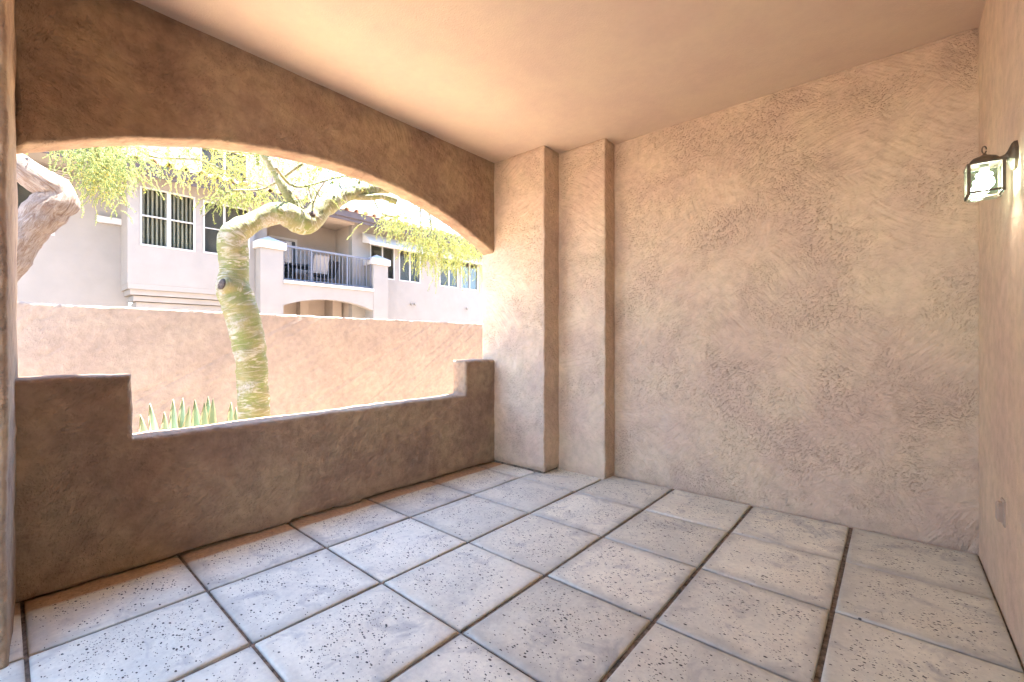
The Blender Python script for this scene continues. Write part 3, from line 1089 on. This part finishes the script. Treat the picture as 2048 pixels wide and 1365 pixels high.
chair(-10.12, 5.48, math.radians(180), 'grey sling chair with its back to the balcony railing')
chair(-10.45, 4.62, math.radians(60), 'dark curved arm chair beside the left balcony pillar', False)
chair(-10.62, 5.98, math.radians(-150), 'dark chair at the right end of the balcony table', False)
tb2 = empty('patio_table', (-10.55, 5.22, ZBF))
tag(tb2, 'low dark table between the balcony chairs', 'table')
MB().box(-10.85, -10.25, 4.80, 5.64, ZBF + 0.60, ZBF + 0.66).build('tabletop', 'dark_frame', tb2)
for sx in (-1, 1):
    for sy in (-1, 1):
        MB().bar((-10.55 + sx * 0.25, 5.22 + sy * 0.36, ZBF), (-10.55 + sx * 0.20, 5.22 + sy * 0.30, ZBF + 0.6), 0.018).build('leg', 'dark_frame', tb2)

# ------------------------------------------------------------------ trees


def foliage(leaf, flow, twg, spine, spread, n, length, droop, per, size, flower=0.1, seedv=1):
    """drooping twigs with tiny leaflets around a branch path; adds to leaf / flower / twig collectors"""
    r = random.Random(seedv)
    sp = [Vector(p) for p in spine]
    for _ in range(n):
        if len(sp) > 1:
            i = r.randrange(len(sp) - 1)
            t = r.random()
            c = sp[i] + (sp[i + 1] - sp[i]) * t
        else:
            c = sp[0]
        o = Vector((r.gauss(0, 1) * spread[0], r.gauss(0, 1) * spread[1], r.gauss(0, 1) * spread[2]))
        p = c + o
        az = r.uniform(0, 2 * math.pi)
        d = Vector((math.cos(az) * 0.8, math.sin(az) * 0.8, r.uniform(-0.5, 0.5)))
        L = length * r.uniform(0.5, 1.3)
        k = max(4, int(per * L / length))
        prev = p.copy()
        for j in range(k):
            d = (d + Vector((r.gauss(0, 0.25), r.gauss(0, 0.25), -droop * r.uniform(0.5, 1.5)))).normalized()
            q = prev + d * (L / k)
            b = len(twg.v)
            w = d.orthogonal().normalized() * 0.0022
            w2 = d.cross(w)
            twg.v += [prev + w, prev - w * 0.5 + w2, prev - w * 0.5 - w2, q + w * 0.8, q - w * 0.4 + w2 * 0.8, q - w * 0.4 - w2 * 0.8]
            twg.f += [[b, b + 1, b + 4, b + 3], [b + 1, b + 2, b + 5, b + 4], [b + 2, b, b + 3, b + 5]]
            twg.s += [True] * 3
            for s in range(3):
                lp = prev + (q - prev) * r.random()
                tgt = flow if r.random() < flower else leaf
                a = Vector((r.gauss(0, 1), r.gauss(0, 1), r.gauss(0, 1) - 0.3)).normalized()
                e = a.orthogonal().normalized()
                sz = size * r.uniform(0.6, 1.4)
                b = len(tgt.v)
                tgt.v += [lp, lp + a * sz * 0.55 + e * sz * 0.32, lp + a * sz, lp + a * sz * 0.55 - e * sz * 0.32]
                tgt.f.append([b, b + 1, b + 2, b + 3])
                tgt.s.append(False)
            prev = q


def crown(parent, groups, leafmat):
    leaf, flow, twg = MB(), MB(), MB()
    for i, g in enumerate(groups):
        foliage(leaf, flow, twg, *g, seedv=100 + i)
    for g in groups:
        sp = [Vector(p) + Vector((0.0, 0.0, 0.05)) for p in g[0]]
        if len(sp) > 1:
            d = (sp[0] - sp[1]).normalized()
            sp = [sp[0] + d * 0.35 + Vector((0.25, 0, 0.22))] + sp + [sp[-1] + (sp[-1] - sp[-2]).normalized() * 0.25 - Vector((0, 0, 0.1))]
            n = len(sp)
            MB().tube(sp, [0.017 - 0.013 * i / (n - 1) for i in range(n)], 7, 0.3, 4, True, 0.08).build('branchlet', 'bark', parent)
    o = leaf.build('crown', leafmat, parent)
    if flow.v:
        flow.build('blossom', 'flower', o)
    twg.build('twigs', 'twig', o)


t1 = empty('palo_verde_tree', (-2.0, 1.08, ZG))
tag(t1, 'green barked palo verde tree with crooked trunk seen through the arch', 'tree')
TR = [(-2.0, 1.10, ZG - 0.1, 0.23), (-2.0, 1.085, 0.2, 0.162), (-2.0, 1.079, 0.47, .152), (-2.0, 1.055, 0.957, .144), (-2.02, 1.033, 1.222, .154), (-2.04, 0.983, 1.492, .161), (-2.06, 0.938, 1.669, .163), (-2.08, 0.905, 1.804, .152),
      (-2.1, 0.918, 1.955, .132), (-2.1, 0.918, 2.113, .137), (-2.08, 0.899, 2.254, .139), (-2.06, 0.910, 2.357, .131), (-2.05, 0.975, 2.438, .116), (-2.03, 1.118, 2.549, .097), (-2.0, 1.293, 2.658, .119),
      (-1.98, 1.432, 2.658, .135), (-1.97, 1.554, 2.614, .150), (-1.97, 1.661, 2.66, .134), (-1.96, 1.821, 2.853, .113), (-1.95, 2.085, 3.049, .086), (-1.95, 2.341, 3.185, .08), (-1.95, 2.776, 3.356, .075), (-2.0, 3.276, 3.723, .062), (-2.1, 3.8, 4.2, .04)]
tk = MB().tube([p[:3] for p in TR], [p[3] for p in TR], 28, 0.10, 9.0, True, 0.018)
trunk = tk.build('trunk', 'bark', t1)
m = MB().tube([(-1.98, 1.486, 2.70), (-1.98, 1.47, 2.80), (-2.0, 1.371, 2.955), (-2.05, 1.312, 3.118), (-2.1, 1.243, 3.26), (-2.2, 1.176, 3.488), (-2.4, 1.1, 4.0)], [.075, .057, .05, .045, .042, .036, .02], 14, 0.06, 12, True, 0.03)
m.build('branch', 'bark', t1)
m = MB().tube([(-1.95, 1.98, 2.98), (-1.93, 2.1, 3.03), (-1.9, 2.353, 3.082), (-1.85, 2.523, 3.121), (-1.80, 2.699, 3.095)], [.05, .043, .041, .042, .050], 14, 0.08, 12, True, 0.03)
m.build('branch', 'bark', t1)
# sawn stub and swollen knots
m = MB().tube([(-2.04, 0.90, 1.79), (-2.01, 0.82, 1.81), (-1.995, 0.778, 1.82)], [.13, .095, .080], 16, 0.12, 14, True, 0.02)
st = m.build('stub', 'bark', t1)
MB().tube([(-1.995, 0.780, 1.82), (-1.992, 0.768, 1.823)], [.062, .050], 14, 0.25, 20, False).build('sawn_face', 'cut_wood', st)
MB().tube([(-1.95, 1.30, 2.66), (-1.878, 1.285, 2.662), (-1.862, 1.283, 2.662)], [.065, .050, .028], 14, 0.15, 16, True, 0.012).build('knot', 'bark', t1)
MB().tube([(-1.92, 1.62, 2.68), (-1.84, 1.63, 2.70)], [.055, .03], 12, 0.2, 16, False).build('knot', 'cut_wood', t1)
for i in range(14):
    i0 = rnd.randrange(15, 22)
    b = Vector(TR[i0][:3]) + Vector((rnd.uniform(-0.03, 0.03), rnd.uniform(-0.1, 0.1), TR[i0][3] * 0.6))
    d = Vector((rnd.uniform(-0.6, 0.6), rnd.uniform(-0.5, 0.5), rnd.uniform(0.5, 1.0)))
    L = rnd.uniform(0.25, 0.6)
    MB().tube([b, b + d * L * 0.5, b + d * L + Vector((0, 0.05, -0.05))], [.011, .007, .003], 6, 0.1, 9, True, 0.06).build('twig', 'bark', t1)
crown(t1, [
    ([(-1.97, 1.5, 2.95), (-1.95, 2.0, 3.2), (-1.95, 2.5, 3.4)], (0.15, 0.15, 0.08), 40, 0.30, 0.12, 14, 0.014, 0.1),
    ([(-4.0, 0.555, 3.55), (-4.0, 1.081, 3.66), (-4.0, 1.56, 3.56), (-4.0, 2.15, 3.50)], (0.25, 0.12, 0.07), 130, 0.42, 0.16, 20, 0.015, 0.40),
    ([(-4.0, 1.081, 3.85), (-4.0, 1.689, 3.95), (-4.0, 2.556, 4.15)], (0.25, 0.15, 0.12), 120, 0.42, 0.10, 20, 0.015, 0.40),
    ([(-2.6, 1.40, 3.05), (-2.6, 1.06, 2.93), (-2.6, 0.95, 2.83)], (0.10, 0.06, 0.04), 70, 0.22, 0.22, 12, 0.017, 0.0),
    ([(-3.4, 3.50, 3.36), (-3.4, 4.0, 3.40), (-3.4, 4.6, 3.35), (-3.4, 5.2, 3.25), (-3.4, 5.75, 3.12)], (0.30, 0.16, 0.11), 310, 0.46, 0.10, 22, 0.016, 0.10),
    ([(-3.4, 4.6, 3.15), (-3.4, 5.0, 2.95), (-3.4, 5.45, 2.85)], (0.25, 0.24, 0.18), 150, 0.42, 0.18, 22, 0.016, 0.16),
    ([(-3.4, 4.3, 3.1), (-3.4, 4.45, 2.9)], (0.15, 0.12, 0.08), 80, 0.45, 0.30, 20, 0.017, 0.15),
    ([(-4.5, 3.3, 4.3), (-4.5, 4.3, 4.15), (-4.5, 5.2, 4.12), (-4.5, 6.0, 4.1)], (0.3, 0.25, 0.16), 200, 0.40, 0.08, 16, 0.016, 0.08),
    ([(-2.6, 1.2, 3.9), (-2.8, 2.2, 4.3), (-3.0, 3.4, 4.6), (-3.2, 4.8, 4.5)], (0.6, 0.4, 0.35), 260, 0.5, 0.1, 16, 0.028, 0.15),
], 'leaf')

t2 = empty('grey_tree', (-1.85, -1.3, ZG))
tag(t2, 'gnarled pale grey tree limb bending back beside the left column', 'tree')
T2 = [(-1.85, -1.30, ZG - 0.1, .20), (-1.86, -1.22, 0.5, .16), (-1.88, -1.0, 1.15, .135), (-1.9, -0.668, 1.78, .118), (-1.9, -0.545, 2.05, .112), (-1.9, -0.45, 2.235, .125), (-1.9, -0.375, 2.36, .128), (-1.9, -0.385, 2.435, .118), (-1.9, -0.47, 2.50, .108), (-1.92, -0.545, 2.565, .10), (-1.95, -0.65, 2.66, .095), (-2.0, -0.75, 2.95, .08), (-2.2, -0.6, 3.5, .05), (-2.7, -0.2, 4.0, .03)]
MB().tube([p[:3] for p in T2], [p[3] for p in T2], 24, 0.16, 8.0, True, 0.02).build('trunk', 'bark_grey', t2)
MB().tube([(-2.2, -0.6, 3.5), (-2.8, -0.3, 3.55), (-3.4, 0.1, 3.5)], [.04, .03, .015], 10, 0.1, 8, True, 0.05).build('branch', 'bark_grey', t2)
crown(t2, [
    ([(-3.4, -0.12, 3.36), (-3.4, 0.10, 3.34), (-3.4, 0.36, 3.42)], (0.22, 0.12, 0.08), 180, 0.42, 0.15, 20, 0.014, 0.04),
    ([(-3.4, 0.02, 3.18), (-3.4, 0.12, 3.02)], (0.18, 0.11, 0.09), 120, 0.34, 0.15, 20, 0.014, 0.15),
    ([(-2.6, -0.9, 4.0), (-3.2, 0.3, 4.1)], (0.5, 0.5, 0.3), 160, 0.5, 0.15, 16, 0.028, 0.1),
], 'leaf_green')


# ------------------------------------------------------------------ agaves
def agave_leaf(base, tip, width, parent, bow=0.05, face=None):
    b, t = Vector(base), Vector(tip)
    d = t - b
    side = d.cross(Vector((0, 0, 1))) if face is None else face - d * (face.dot(d) / d.dot(d))
    side.normalize()
    # face the blade roughly towards the plant's outside
    up = side.cross(d).normalized()
    m = MB()
    n = 9
    for i in range(n + 1):
        s = i / n
        w = width * (1 - s) ** 0.72 * (0.62 + 0.8 * s) + 0.0008
        c = b + d * s - up * bow * math.sin(s * math.pi) * d.length
        for e, (a, h) in enumerate(((-0.5, 0.010), (-0.25, 0.0), (0, -0.006), (0.25, 0.0), (0.5, 0.010))):
            m.uv[len(m.v)] = (a + 0.5, s)
            m.v.append(c + side * (a * w) + up * h)
        for a, h in ((0.25, -0.012), (0, -0.02), (-0.25, -0.012)):
            m.uv[len(m.v)] = (a * 0.5 + 0.5, s)
            m.v.append(c + side * (a * w) + up * (h * (1 - s * 0.8)))
    for i in range(n):
        for k in range(8):
            j = (k + 1) % 8
            m.f.append([i * 8 + k, i * 8 + j, i * 8 + 8 + j, i * 8 + 8 + k])
            m.s.append(True)
    m.build('leaf', 'agave', parent)


def agave(c, tips, extra, label, seedv):
    r = random.Random(seedv)
    a = empty('agave_plant', c)
    tag(a, label, 'agave', 'variegated agaves behind the parapet')
    C = Vector(c)
    for y, z, dx in tips:
        tip = Vector((C.x + dx, y, z))
        base = C + Vector((dx * 0.15, (y - C.y) * 0.35, 0.03))
        agave_leaf(base, tip, 0.150, a, 0.03, Vector((0.55 + r.uniform(-0.4, 0.4), 0.8, 0)))
    for i in range(extra):
        t = 2 * math.pi * (i + r.random() * 0.6) / extra
        l = r.uniform(0.55, 0.66)
        el = math.radians(r.uniform(20, 52))
        d = Vector((math.cos(t) * math.cos(el), math.sin(t) * math.cos(el), math.sin(el)))
        agave_leaf(C + d * 0.05 + Vector((0, 0, 0.03)), C + d * l, 0.13, a, 0.06)


agave((-0.92, 0.17, ZG), [(-0.035, 0.725, 0.1), (0.031, 0.79, 0.02), (0.102, 0.725, 0.08), (0.169, 0.805, 0.0), (0.221, 0.812, 0.03), (0.245, 0.755, 0.10)], 12, 'larger variegated agave with upright cream edged leaves nearest the parapet step', 3)
agave((-0.98, 0.38, ZG), [(0.312, 0.785, 0.02), (0.365, 0.765, 0.06), (0.405, 0.80, 0.0), (0.425, 0.79, 0.05)], 10, 'variegated agave in the middle, left of the trunk foot', 4)
agave((-1.02, 0.55, ZG), [(0.57, 0.735, 0.02), (0.60, 0.69, 0.04)], 9, 'lowest variegated agave, only two leaf tips beside the trunk', 5)
